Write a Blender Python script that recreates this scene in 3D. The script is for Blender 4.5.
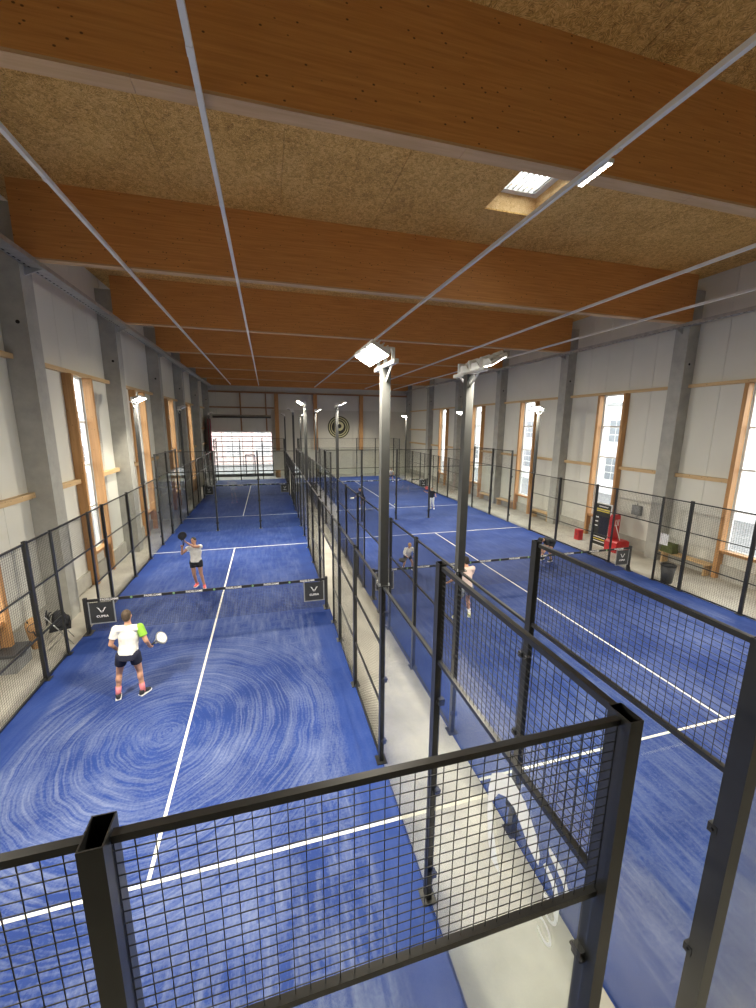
import bpy, bmesh, math, random
from mathutils import Vector, Matrix
random.seed(7)
for o in list(bpy.data.objects): bpy.data.objects.remove(o, do_unlink=True)
SC = bpy.context.scene
COL = SC.collection
# ------------------------------------------------------------------ camera
CAM = Vector((4.706, -1.146, 5.362)); YAW, PITCH, ROLL, FPX = 0.2692, 0.1944, 0.0082, 397.9
fwd = Vector((math.sin(YAW)*math.cos(PITCH), math.cos(YAW)*math.cos(PITCH), -math.sin(PITCH)))
rgt = Vector((math.cos(YAW), -math.sin(YAW), 0)); upv = rgt.cross(fwd)
r2 = rgt*math.cos(ROLL)+upv*math.sin(ROLL); u2 = -rgt*math.sin(ROLL)+upv*math.cos(ROLL)
cd = bpy.data.cameras.new('camera'); cam = bpy.data.objects.new('camera', cd); COL.objects.link(cam)
M = Matrix((r2, u2, -fwd)).transposed().to_4x4(); M.translation = CAM; cam.matrix_world = M
cd.sensor_fit = 'HORIZONTAL'; cd.sensor_width = 36; cd.lens = FPX/756*36; cd.clip_start = .05; cd.clip_end = 400
SC.camera = cam
# ------------------------------------------------------------------ world, exposure
w = bpy.data.worlds.new('overcast_sky'); SC.world = w; w.use_nodes = True
bgn = w.node_tree.nodes['Background']; bgn.inputs[0].default_value = (1, .985, .955, 1); bgn.inputs[1].default_value = 6.5
SC.view_settings.view_transform = 'Standard'; SC.view_settings.look = 'None'; SC.view_settings.gamma = 1
SC.view_settings.use_curve_mapping = False; SC.view_settings.exposure = 0.2
LAMP_W = 400; LAMP_COL = (1, .915, .74)
# ------------------------------------------------------------------ materials
def nodes(name):
    m = bpy.data.materials.new(name); m.use_nodes = True
    nt = m.node_tree; return m, nt, nt.nodes, nt.links, nt.nodes['Principled BSDF']
def N(nt, typ, **kw):
    n = nt.nodes.new(typ)
    for k, v in kw.items():
        if k in n.inputs.keys(): n.inputs[k].default_value = v
        else: setattr(n, k, v)
    return n
def ramp(nt, stops):
    r = nt.nodes.new('ShaderNodeValToRGB'); e = r.color_ramp.elements
    while len(e) < len(stops): e.new(.5)
    for el, (p, c) in zip(e, stops):
        el.position = p; el.color = (*c, 1) if len(c) == 3 else c
    return r
def plain(name, col, rough=.6, metal=0, var=.12, scale=6, emit=None, es=1):
    m, nt, ns, L, b = nodes(name)
    tc = N(nt, 'ShaderNodeTexCoord'); no = N(nt, 'ShaderNodeTexNoise', Scale=scale, Detail=4.0)
    L.new(tc.outputs['Object'], no.inputs['Vector'])
    rp = ramp(nt, [(.3, [c*(1-var) for c in col]), (.7, [min(1, c*(1+var)) for c in col])])
    L.new(no.outputs[0], rp.inputs[0]); L.new(rp.outputs[0], b.inputs['Base Color'])
    b.inputs['Roughness'].default_value = rough; b.inputs['Metallic'].default_value = metal
    if emit: b.inputs['Emission Color'].default_value = (*emit, 1); b.inputs['Emission Strength'].default_value = es
    return m
def glass_mat(name, tint=(1, 1, 1), refl=1.0, ior=1.5):
    m, nt, ns, L, b = nodes(name); ns.remove(b); out = ns['Material Output']
    t = N(nt, 'ShaderNodeBsdfTransparent'); t.inputs[0].default_value = (*tint, 1)
    g = N(nt, 'ShaderNodeBsdfGlossy'); g.inputs['Roughness'].default_value = .015
    geo = N(nt, 'ShaderNodeNewGeometry'); dt = N(nt, 'ShaderNodeVectorMath', operation='DOT_PRODUCT'); L.new(geo.outputs['Normal'], dt.inputs[0]); L.new(geo.outputs['Incoming'], dt.inputs[1])
    ab = N(nt, 'ShaderNodeMath', operation='ABSOLUTE'); L.new(dt.outputs['Value'], ab.inputs[0])
    om = N(nt, 'ShaderNodeMath', operation='SUBTRACT'); om.inputs[0].default_value = 1; L.new(ab.outputs[0], om.inputs[1])
    pw = N(nt, 'ShaderNodeMath', operation='POWER'); pw.inputs[1].default_value = 5; L.new(om.outputs[0], pw.inputs[0])
    f = N(nt, 'ShaderNodeMath', operation='MULTIPLY_ADD'); f.inputs[1].default_value = .93; f.inputs[2].default_value = .04; L.new(pw.outputs[0], f.inputs[0])
    mx = N(nt, 'ShaderNodeMixShader'); mu = N(nt, 'ShaderNodeMath', operation='MULTIPLY'); mu.inputs[1].default_value = refl
    L.new(f.outputs[0], mu.inputs[0]); L.new(mu.outputs[0], mx.inputs[0]); L.new(t.outputs[0], mx.inputs[1]); L.new(g.outputs[0], mx.inputs[2])
    L.new(mx.outputs[0], out.inputs['Surface']); return m
def emis(name, col, s):
    m, nt, ns, L, b = nodes(name); b.inputs['Base Color'].default_value = (*col, 1)
    b.inputs['Emission Color'].default_value = (*col, 1); b.inputs['Emission Strength'].default_value = s; return m
def osb_mat(name, cols):
    m, nt, ns, L, b = nodes(name)
    geo = N(nt, 'ShaderNodeNewGeometry')
    vo = N(nt, 'ShaderNodeTexVoronoi', Scale=13.0); L.new(geo.outputs['Position'], vo.inputs['Vector'])
    sp = N(nt, 'ShaderNodeSeparateColor'); L.new(vo.outputs['Color'], sp.inputs[0])
    an = N(nt, 'ShaderNodeMath', operation='MULTIPLY'); an.inputs[1].default_value = 6.28; L.new(sp.outputs[0], an.inputs[0])
    vr = N(nt, 'ShaderNodeVectorRotate', rotation_type='Z_AXIS'); L.new(geo.outputs['Position'], vr.inputs['Vector']); L.new(an.outputs[0], vr.inputs['Angle'])
    mp = N(nt, 'ShaderNodeMapping'); mp.inputs['Scale'].default_value = (14, 70, 70); L.new(vr.outputs[0], mp.inputs['Vector'])
    no = N(nt, 'ShaderNodeTexNoise', Scale=1.0, Detail=2.0); L.new(mp.outputs[0], no.inputs['Vector'])
    n2 = N(nt, 'ShaderNodeTexNoise', Scale=.8, Detail=3.0); L.new(geo.outputs['Position'], n2.inputs['Vector'])
    ad = N(nt, 'ShaderNodeMath', operation='MULTIPLY_ADD'); ad.inputs[1].default_value = .14; L.new(sp.outputs[1], ad.inputs[0])
    L.new(no.outputs[0], ad.inputs[2])
    a2 = N(nt, 'ShaderNodeMath', operation='MULTIPLY_ADD'); a2.inputs[1].default_value = .25; L.new(n2.outputs[0], a2.inputs[0]); L.new(ad.outputs[0], a2.inputs[2])
    rp = ramp(nt, [(.44, cols[0]), (.68, cols[1]), (.92, cols[2])]); L.new(a2.outputs[0], rp.inputs[0])
    L.new(rp.outputs[0], b.inputs['Base Color']); b.inputs['Roughness'].default_value = .75
    bp = N(nt, 'ShaderNodeBump', Strength=.25, Distance=.01); L.new(no.outputs[0], bp.inputs['Height']); L.new(bp.outputs[0], b.inputs['Normal'])
    return m
def wood_mat(name, cols, axis='X', knots=True, rough=.55):
    m, nt, ns, L, b = nodes(name)
    geo = N(nt, 'ShaderNodeNewGeometry')
    s = {'X': (.5, 6, 14), 'Y': (6, .5, 14), 'Z': (9, 9, .5)}[axis]
    mp = N(nt, 'ShaderNodeMapping'); mp.inputs['Scale'].default_value = s; L.new(geo.outputs['Position'], mp.inputs['Vector'])
    no = N(nt, 'ShaderNodeTexNoise', Scale=1.6, Detail=5.0, Roughness=.6); L.new(mp.outputs[0], no.inputs['Vector'])
    rp = ramp(nt, [(.3, cols[0]), (.7, cols[1])]); L.new(no.outputs[0], rp.inputs[0])
    last = rp.outputs[0]
    if knots:
        mk = N(nt, 'ShaderNodeMapping'); mk.inputs['Scale'].default_value = {'X': (1.5, 0, 2.4), 'Y': (0, 1.5, 2.6), 'Z': (3, 3, 2)}[axis]
        L.new(geo.outputs['Position'], mk.inputs['Vector'])
        vo = N(nt, 'ShaderNodeTexVoronoi', Scale=3.6); L.new(mk.outputs[0], vo.inputs['Vector'])
        kr = ramp(nt, [(.075, (1, 1, 1)), (.115, (0, 0, 0))]); L.new(vo.outputs['Distance'], kr.inputs[0])
        mx = N(nt, 'ShaderNodeMix', data_type='RGBA'); L.new(kr.outputs[0], mx.inputs[0]); L.new(last, mx.inputs[6]); mx.inputs[7].default_value = (*[c*.25 for c in cols[0]], 1)
        last = mx.outputs[2]
    L.new(last, b.inputs['Base Color']); b.inputs['Roughness'].default_value = rough
    return m
def concrete_mat(name, c0, c1, scale=1.2, rough=.8):
    m, nt, ns, L, b = nodes(name)
    geo = N(nt, 'ShaderNodeNewGeometry')
    no = N(nt, 'ShaderNodeTexNoise', Scale=scale, Detail=8.0, Roughness=.62); L.new(geo.outputs['Position'], no.inputs['Vector'])
    rp = ramp(nt, [(.32, c0), (.68, c1)]); L.new(no.outputs[0], rp.inputs[0]); L.new(rp.outputs[0], b.inputs['Base Color'])
    b.inputs['Roughness'].default_value = rough
    bp = N(nt, 'ShaderNodeBump', Strength=.15, Distance=.01); L.new(no.outputs[0], bp.inputs['Height']); L.new(bp.outputs[0], b.inputs['Normal'])
    return m
def turf_mat(name, swirl, x0, x1, amount):
    """blue artificial turf with brushed-in quartz sand; sand lies in brush arcs and thins out towards the side fences"""
    m, nt, ns, L, b = nodes(name)
    geo = N(nt, 'ShaderNodeNewGeometry'); sep = N(nt, 'ShaderNodeSeparateXYZ'); L.new(geo.outputs['Position'], sep.inputs[0])
    def math_(op, a, bb=None, c=None):
        n = N(nt, 'ShaderNodeMath', operation=op)
        for i, v in enumerate((a, bb, c)):
            if v is None: continue
            if isinstance(v, (int, float)): n.inputs[i].default_value = v
            else: L.new(v, n.inputs[i])
        return n.outputs[0]
    P = geo.outputs['Position']
    def noise(scale, vec=None, detail=4, mapping=None, rot=0):
        v = P if vec is None else vec
        if mapping:
            mp = N(nt, 'ShaderNodeMapping'); mp.inputs['Scale'].default_value = mapping; mp.inputs['Rotation'].default_value = (0, 0, rot); L.new(v, mp.inputs['Vector']); v = mp.outputs[0]
        n = N(nt, 'ShaderNodeTexNoise', Scale=scale, Detail=float(detail), Roughness=.62); L.new(v, n.inputs['Vector']); return n.outputs[0]
    # straight brush streaks
    st1 = noise(1.0, mapping=(9, 1.1, 1), rot=.25)
    st2 = noise(1.0, mapping=(1.2, 8, 1), rot=-.35)
    patch = noise(.55, detail=3); fine = noise(26, detail=3)
    # arcs round the swirl centre
    cx, cy = swirl
    dx = math_('SUBTRACT', sep.outputs[0], cx); dy = math_('MULTIPLY', math_('SUBTRACT', sep.outputs[1], cy), .92)
    r = math_('SQRT', math_('ADD', math_('MULTIPLY', dx, dx), math_('MULTIPLY', dy, dy)))
    wob = noise(.8, detail=2)
    rr = math_('ADD', r, math_('MULTIPLY', wob, .35))
    cmb = N(nt, 'ShaderNodeCombineXYZ'); L.new(math_('MULTIPLY', rr, 27.0), cmb.inputs[0]); L.new(math_('MULTIPLY', math_('DIVIDE', dx, r), 1.3), cmb.inputs[1]); L.new(math_('MULTIPLY', math_('DIVIDE', dy, r), 1.3), cmb.inputs[2])
    arc = noise(1.0, vec=cmb.outputs[0], detail=4)
    inside = N(nt, 'ShaderNodeMapRange'); inside.inputs[1].default_value = 3.6; inside.inputs[2].default_value = 2.5; L.new(r, inside.inputs[0])
    brk = noise(.9, detail=2); arc = math_('ADD', math_('MULTIPLY', arc, .8), math_('MULTIPLY', brk, .24))
    core = N(nt, 'ShaderNodeMapRange'); core.inputs[1].default_value = .5; core.inputs[2].default_value = 1.3; core.inputs[3].default_value = .8; L.new(r, core.inputs[0]); arc = math_('MULTIPLY', arc, core.outputs[0])
    arcs = math_('MULTIPLY', arc, inside.outputs[0]); inv = math_('SUBTRACT', 1.0, inside.outputs[0])
    stl = math_('MULTIPLY', math_('MAXIMUM', st1, math_('MULTIPLY', st2, .85)), inv)
    s = math_('ADD', arcs, stl)
    s = math_('ADD', s, math_('MULTIPLY', math_('SUBTRACT', patch, .5), .55))
    s = math_('ADD', s, math_('MULTIPLY', math_('SUBTRACT', fine, .5), .38))
    sand = N(nt, 'ShaderNodeMapRange'); sand.inputs[1].default_value = .40; sand.inputs[2].default_value = 1.05; L.new(s, sand.inputs[0])
    # less sand right beside the fences and beyond the net
    ed = math_('MINIMUM', math_('SUBTRACT', sep.outputs[0], x0), math_('SUBTRACT', x1, sep.outputs[0]))
    er = N(nt, 'ShaderNodeMapRange'); er.inputs[1].default_value = .42; er.inputs[2].default_value = .62; er.inputs[3].default_value = .15; L.new(ed, er.inputs[0])
    fr = N(nt, 'ShaderNodeMapRange'); fr.inputs[1].default_value = 6.0; fr.inputs[2].default_value = 13.0; fr.inputs[3].default_value = 1.0; fr.inputs[4].default_value = .4; L.new(sep.outputs[1], fr.inputs[0])
    k = math_('MULTIPLY', math_('MULTIPLY', sand.outputs[0], er.outputs[0]), math_('MULTIPLY', fr.outputs[0], amount))
    mx = N(nt, 'ShaderNodeMix', data_type='RGBA'); L.new(k, mx.inputs[0])
    base = ramp(nt, [(.3, (.0075, .027, .145)), (.7, (.0125, .042, .21))]); L.new(patch, base.inputs[0]); L.new(base.outputs[0], mx.inputs[6]); mx.inputs[7].default_value = (.26, .30, .40, 1)
    L.new(mx.outputs[2], b.inputs['Base Color']); b.inputs['Roughness'].default_value = .72
    try: b.inputs['Specular IOR Level'].default_value = .25
    except Exception: pass
    bp = N(nt, 'ShaderNodeBump', Strength=.25, Distance=.006); L.new(fine, bp.inputs['Height']); L.new(bp.outputs[0], b.inputs['Normal'])
    return m
MT = {}
MT['osb'] = osb_mat('osb_board', [(.24, .115, .02), (.66, .375, .095), (.92, .64, .25)])
MT['osb_light'] = osb_mat('osb_board_pale', [(.45, .26, .1), (.68, .45, .2), (.8, .6, .33)])
MT['beam'] = wood_mat('glulam_beam', [(.54, .225, .06), (.72, .35, .105)], 'X')
MT['paleboard'] = wood_mat('pale_board', [(.52, .33, .16), (.64, .43, .24)], 'X', knots=False)
MT['timber'] = wood_mat('spruce_post', [(.40, .20, .075), (.56, .31, .125)], 'Z')
MT['rail'] = wood_mat('spruce_rail', [(.50, .34, .17), (.66, .47, .26)], 'Y')
MT['rail_x'] = wood_mat('brown_rail', [(.28, .15, .07), (.4, .23, .12)], 'X', knots=False)
MT['floor'] = concrete_mat('concrete_floor', (.34, .325, .29), (.48, .465, .415), 1.3, .55)
MT['column'] = concrete_mat('concrete_column', (.33, .33, .31), (.43, .43, .40), 2.2)
MT['plinth'] = concrete_mat('concrete_plinth', (.36, .35, .32), (.47, .46, .42), 2.0)
MT['panel'] = plain('white_wall_panel', (.66, .66, .61), .5, 0, .04, .6)
MT['panel_end'] = plain('beige_wall_panel', (.55, .54, .48), .5, 0, .04, .6)
MT['frame'] = plain('anthracite_paint', (.021, .0215, .022), .3, 0, .2, 3)
MT['wire'] = plain('anthracite_wire', (.016, .017, .018), .5, 0, .2, 3)
MT['hollow'] = plain('tube_inside', (.01, .01, .01), .9)
MT['glass'] = glass_mat('tempered_glass', (.955, .97, .965), 1.0)
MT['pane'] = glass_mat('window_glass', (.93, .95, .95), .6)
MT['steel'] = plain('galvanised_steel', (.46, .47, .47), .42, .7, .15, 5)
MT['white'] = plain('white_metal', (.78, .78, .76), .4, 0, .04)
MT['line'] = plain('white_turf_line', (.66, .66, .61), .8, 0, .08, 9)
MT['black'] = plain('black_plastic', (.018, .018, .02), .5)
MT['blackcloth'] = plain('black_fabric', (.02, .021, .026), .9, 0, .3)
MT['lens'] = emis('lit_led_lens', (1, .97, .88), 38)
MT['led'] = emis('lit_led_strip', (1, .97, .9), 14)
MT['lensoff'] = plain('unlit_lens', (.25, .26, .27), .2)
MT['whiteprint'] = plain('white_print', (.85, .85, .85), .6, 0, .02)
MT['decal'] = plain('white_vinyl', (.85, .87, .88), .4, 0, .02)
MT['sign'] = plain('dark_grey_sign', (.035, .037, .04), .45)
MT['green'] = plain('green_print', (.22, .42, .2), .6)
MT['red'] = plain('red_paint', (.52, .02, .025), .4)
MT['maroon'] = plain('maroon_fabric', (.30, .018, .05), .9)
MT['olive'] = plain('olive_canvas', (.085, .10, .03), .9, 0, .25)
MT['tan'] = plain('tan_canvas', (.45, .26, .11), .8, 0, .2)
MT['grey'] = plain('grey_plastic', (.25, .26, .27), .5)
MT['dkgrey'] = plain('dark_grey_plastic', (.06, .062, .068), .5)
MT['yellow'] = plain('yellow_print', (.75, .6, .05), .6)
MT['logo_cream'] = plain('logo_cream', (.62, .60, .36), .6, 0, .04)
MT['logo_black'] = plain('logo_black', (.02, .02, .015), .6)
MT['doorframe'] = plain('door_frame', (.14, .14, .145), .5)
MT['paper'] = plain('white_paper', (.82, .82, .84), .8, 0, .02)
MT['skin'] = plain('skin', (.50, .27, .18), .55, 0, .06)
MT['hair'] = plain('dark_hair', (.014, .010, .008), .7, 0, .3, 30)
MT['hairbrown'] = plain('brown_hair', (.06, .04, .025), .7, 0, .3, 30)
MT['eye'] = plain('eye', (.02, .015, .012), .3)
MT['lip'] = plain('lip', (.35, .11, .09), .6)
MT['shirt'] = plain('white_jersey', (.72, .71, .68), .85, 0, .12, 14)
MT['pinkshirt'] = plain('pale_pink_jersey', (.74, .58, .52), .85, 0, .08, 10)
MT['navy'] = plain('navy_fabric', (.012, .014, .035), .9, 0, .2)
MT['lime'] = plain('lime_fabric', (.25, .50, .05), .85)
MT['pink'] = plain('pink_knit', (.72, .22, .25), .9)
MT['coral'] = plain('coral_shoe', (.8, .14, .14), .7)
MT['shoe'] = plain('black_shoe', (.02, .02, .024), .6)
MT['paleshoe'] = plain('pale_yellow_shoe', (.7, .7, .35), .7)
MT['facade'] = plain('white_render', (.72, .73, .75), .8, 0, .05, .5)
MT['facade_pink'] = plain('pale_red_brick', (.72, .56, .54), .8, 0, .15, 3)
MT['asphalt'] = concrete_mat('asphalt', (.12, .12, .125), (.2, .2, .2), 2)
MT['darkglass'] = plain('dark_facade_glass', (.2, .22, .25), .15)
MT['paleglass'] = plain('pale_facade_glass', (.5, .48, .5), .2)
MT['ball'] = plain('yellow_felt', (.62, .7, .12), .9)
# ------------------------------------------------------------------ mesh helpers
class MB:
    def __init__(s): s.v = []; s.f = []
    def add(s, vs, fs):
        n = len(s.v); s.v += [tuple(v) for v in vs]; s.f += [tuple(i+n for i in f) for f in fs]; return s
    def box(s, x0, x1, y0, y1, z0, z1):
        return s.add([(x0,y0,z0),(x1,y0,z0),(x1,y1,z0),(x0,y1,z0),(x0,y0,z1),(x1,y0,z1),(x1,y1,z1),(x0,y1,z1)],
                     [(3,2,1,0),(4,5,6,7),(0,1,5,4),(1,2,6,5),(2,3,7,6),(3,0,4,7)])
    def obox(s, c, sx, sy, sz, R=None):
        R = R or Matrix.Identity(3); c = Vector(c); vs = []
        for z in (-sz/2, sz/2):
            for x, y in ((-sx/2,-sy/2),(sx/2,-sy/2),(sx/2,sy/2),(-sx/2,sy/2)): vs.append(c+R@Vector((x,y,z)))
        return s.add(vs, [(3,2,1,0),(4,5,6,7),(0,1,5,4),(1,2,6,5),(2,3,7,6),(3,0,4,7)])
    def wire(s, p0, p1, t):      # open square rod
        p0, p1 = Vector(p0), Vector(p1); d = (p1-p0).normalized()
        a = d.orthogonal().normalized() if abs(d.z) < .9 and abs(d.x) < .9 and abs(d.y) < .9 else (Vector((0,0,1)) if abs(d.z) < .5 else Vector((1,0,0)))
        b = d.cross(a).normalized(); a = b.cross(d); h = t/2
        vs = [p+a*i*h+b*j*h for p in (p0, p1) for i, j in ((-1,-1),(1,-1),(1,1),(-1,1))]
        return s.add(vs, [(0,1,5,4),(1,2,6,5),(2,3,7,6),(3,0,4,7)])
    def tube(s, p0, p1, r0, r1=None, n=12, cap=True, side=None, flat=1.0):
        p0, p1 = Vector(p0), Vector(p1); r1 = r0 if r1 is None else r1; d = (p1-p0).normalized()
        a = Vector(side) if side is not None else (Vector((1,0,0)) if abs(d.x) < .8 else Vector((0,1,0)))
        a = (a-d*a.dot(d)).normalized(); b = d.cross(a)
        vs = []
        for p, r in ((p0, r0), (p1, r1)):
            for i in range(n):
                t = 2*math.pi*i/n; vs.append(p+a*math.cos(t)*r+b*math.sin(t)*r*flat)
        fs = [(i, (i+1) % n, n+(i+1) % n, n+i) for i in range(n)]
        if cap: fs += [tuple(range(n-1, -1, -1)), tuple(range(n, 2*n))]
        return s.add(vs, fs)
    def ball(s, c, rx, ry=None, rz=None, R=None, n=14, m=9):
        ry = rx if ry is None else ry; rz = rx if rz is None else rz; R = R or Matrix.Identity(3); c = Vector(c)
        vs = [c+R@Vector((0,0,-rz))]
        for j in range(1, m):
            ph = -math.pi/2+math.pi*j/m
            for i in range(n):
                t = 2*math.pi*i/n; vs.append(c+R@Vector((rx*math.cos(ph)*math.cos(t), ry*math.cos(ph)*math.sin(t), rz*math.sin(ph))))
        vs.append(c+R@Vector((0,0,rz))); fs = [(0, 1+(i+1) % n, 1+i) for i in range(n)]
        for j in range(m-2):
            for i in range(n):
                a = 1+j*n+i; b = 1+j*n+(i+1) % n; fs.append((a, b, b+n, a+n))
        o = 1+(m-2)*n; T = len(vs)-1; fs += [(o+i, o+(i+1) % n, T) for i in range(n)]
        return s.add(vs, fs)
    def prism(s, poly, d, org=(0,0,0), U=(1,0,0), V=(0,0,1)):   # polygon in U,V extruded along U x V by d
        U, V, O = Vector(U), Vector(V), Vector(org); W = U.cross(V)*d; n = len(poly)
        vs = [O+U*p[0]+V*p[1] for p in poly]; vs += [v+W for v in vs]
        fs = [tuple(range(n-1, -1, -1)), tuple(range(n, 2*n))]+[(i, (i+1) % n, n+(i+1) % n, n+i) for i in range(n)]
        return s.add(vs, fs)
    def ring(s, r0, r1, d, org, U, V, n=48, a0=0, a1=2*math.pi):
        U, V, O = Vector(U), Vector(V), Vector(org); W = U.cross(V)*d
        full = abs(a1-a0-2*math.pi) < 1e-6; k = n if full else n+1; vs = []
        for i in range(k):
            t = a0+(a1-a0)*i/n; e = U*math.cos(t)+V*math.sin(t); vs += [O+e*r0, O+e*r1, O+e*r1+W, O+e*r0+W]
        fs = []
        for i in range(n):
            a = 4*i; b = 4*((i+1) % k)
            fs += [(a, b, b+1, a+1), (a+1, b+1, b+2, a+2), (a+2, b+2, b+3, a+3), (a+3, b+3, b, a)]
        return s.add(vs, fs)
    def mesh(s, name='m'):
        me = bpy.data.meshes.new(name); me.from_pydata(s.v, [], s.f); me.update(); return me
    def build(s, name, mat, parent=None, smooth=False):
        return put(name, s.mesh(name), mat, parent, smooth)
def put(name, me, mat, parent=None, smooth=False, loc=None):
    if mat is not None and not me.materials: me.materials.append(MT[mat])
    o = bpy.data.objects.new(name, me); COL.objects.link(o)
    if smooth:
        for p in me.polygons: p.use_smooth = True
    if parent is not None: o.parent = parent
    if loc is not None: o.location = loc
    return o
def tag(o, label=None, cat=None, group=None, kind=None):
    if label: o['label'] = label
    if cat: o['category'] = cat
    if group: o['group'] = group
    if kind: o['kind'] = kind
    return o
def thing(name, label, cat, loc=(0,0,0), rz=0, group=None):
    o = bpy.data.objects.new(name, None); COL.objects.link(o); o.location = loc; o.rotation_euler = (0,0,rz)
    o.empty_display_size = .2
    return tag(o, label, cat, group)
def text_mesh(body, size, depth=.002, bold=True):
    cu = bpy.data.curves.new('lettering', 'FONT'); cu.body = body; cu.size = size; cu.extrude = depth; cu.align_x = 'CENTER'; cu.align_y = 'CENTER'
    cu.resolution_u = 2
    if bold: cu.offset = size*.02
    o = bpy.data.objects.new('lettering', cu); COL.objects.link(o)
    dg = bpy.context.evaluated_depsgraph_get(); me = bpy.data.meshes.new_from_object(o.evaluated_get(dg))
    bpy.data.objects.remove(o, do_unlink=True); return me
ORD = ['first', 'second', 'third', 'fourth', 'fifth', 'sixth', 'seventh', 'eighth']
# ------------------------------------------------------------------ layout
XL, XR, YN, YE = -1.30, 20.50, -7.0, 42.7            # inner faces of the hall
ZC = 10.80; ZB = 9.15                                  # ceiling underside, beam underside
BY = [4.8+6.25*k for k in range(7)]                    # beam and column rows
A0, A1, B0, B1 = -.05, 6.27, 7.66, 17.86                # court sides
YA, YAC, YC = .11, 20.12, 40.2                         # end glass of the left courts
YB, YBD, YD = .39, 20.40, 40.4                         # end glass of the right courts
# ------------------------------------------------------------------ setting
fl = MB().box(XL-.3, XR+.3, YN-.3, YE+.3, -.3, -.012).build('floor', 'floor'); tag(fl, 'pale grey power-floated concrete hall floor', None, None, 'structure')
for y in (-2, 3.2, 9.2, 15.2, 21.2, 27.2, 33.2, 39.2):  # saw-cut joints in the slab
    tag(MB().box(XL, XR, y, y+.008, -.0122, -.0115).build('floor_joint', 'plinth', fl))
# turf
def turf(name, label, x0, x1, y0, y1, ny, cx, mat):
    t = thing(name, label, 'court', ((x0+x1)/2, (y0+y1)/2, -.012))
    ox, oy = (x0+x1)/2, (y0+y1)/2
    def b(nm, a, bb, c, d, z0, z1, m): return MB().box(a-ox, bb-ox, c-oy, d-oy, z0, z1).build(nm, m, t)
    x0 -= .02; x1 += .02; y0 += .001; y1 -= .001
    b('turf', x0, x1, y0, y1, 0, .012, mat)
    for y in (ny-6.81, ny+6.81): b('court_line', x0, x1, y-.022, y+.022, .012, .0155, 'line')
    b('court_line', cx-.023, cx+.023, ny-6.81, ny+6.81, .012, .015, 'line')
    return t
MT['turfA'] = turf_mat('blue_turf_single', (2.75, 5.75), A0, A1, .85)
MT['turfB'] = turf_mat('blue_turf_double', (13.5, 30.0), B0, B1, .55)
turf('court_turf', 'blue single court with swirling sand brush marks and a white centre line', A0, A1, YA, YAC, 10.0, 3.105, 'turfA')
turf('court_turf', 'blue single court in front of the glazed roller door', A0, A1, YAC, YC, 30.15, 3.105, 'turfA')
turf('court_turf', 'wide blue double court beside the red display stand', B0, B1, YB, YBD, 10.27, 12.78, 'turfB')
turf('court_turf', 'wide blue double court below the round wall logo', B0, B1, YBD, YD, 30.4, 12.78, 'turfB')
# ceiling
SKX0, SKX1, SKY0, SKY1 = 10.30, 11.76, 6.75, 9.12
cl = MB()
for a in ((XL-.2, SKX0-.04, YN, YE), (SKX1+.04, XR+.2, YN, YE), (SKX0-.04, SKX1+.04, YN, SKY0-.04), (SKX0-.04, SKX1+.04, SKY1+.04, YE)): cl.box(a[0], a[1], a[2], a[3], ZC+.03, ZC+.25)
cl = cl.build('ceiling', 'osb'); tag(cl, 'oriented strand board roof deck over the whole hall', None, None, 'structure')
edges = [XL]+[10.27+2.5*k for k in range(-4, 5) if XL+.3 < 10.27+2.5*k < XR-.3]+[XR]
ys = [YN, -1.45]+BY+[YE]
g = .006
for j in range(len(ys)-1):
    for i in range(len(edges)-1):
        x0, x1, y0, y1 = edges[i]+g, edges[i+1]-g, ys[j]+g, ys[j+1]-g
        if x0 < SKX1 and x1 > SKX0 and y0 < SKY1 and y1 > SKY0:
            for q in ((x0, x1, y0, SKY0), (x0, x1, SKY1, y1), (SKX1, x1, SKY0+g, SKY1-g)):
                MB().box(q[0], q[1], q[2], q[3], ZC, ZC+.029).build('ceiling_panel', 'osb', cl)
        else: MB().box(x0, x1, y0, y1, ZC, ZC+.029).build('ceiling_panel', 'osb', cl)
# skylight
sk = thing('roof_skylight', 'square barred skylight in a pale board-lined shaft between the beams', 'skylight', ((SKX0+SKX1)/2, (SKY0+SKY1)/2, ZC+.03))
hx, hy = (SKX1-SKX0)/2, (SKY1-SKY0)/2; zt = .62
MB().box(-hx-.03, -hx, -hy-.03, hy+.03, 0, zt).build('shaft_board', 'osb_light', sk)
MB().box(hx, hx+.03, -hy-.03, hy+.03, 0, zt).build('shaft_board', 'osb_light', sk)
MB().box(-hx, hx, -hy-.03, -hy, 0, zt).build('shaft_board', 'osb_light', sk)
MB().box(-hx, hx, hy, hy+.03, 0, zt).build('shaft_board', 'osb_light', sk)
fm = MB()
for a in ((-hx, hx, -hy, -hy+.16), (-hx, hx, hy-.16, hy), (-hx, -hx+.16, -hy+.16, hy-.16), (hx-.16, hx, -hy+.16, hy-.16)): fm.box(a[0], a[1], a[2], a[3], zt-.22, zt-.12)
fm.build('frame', 'white', sk)
for i in range(8):
    x = -hx+.2+i*(2*hx-.4)/7; MB().box(x-.018, x+.018, -hy+.16, hy-.16, zt-.2, zt-.14).build('bar', 'steel', sk)
MB().box(-hx, hx, -hy, hy, zt-.06, zt-.05).build('pane', 'pane', sk)
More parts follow.
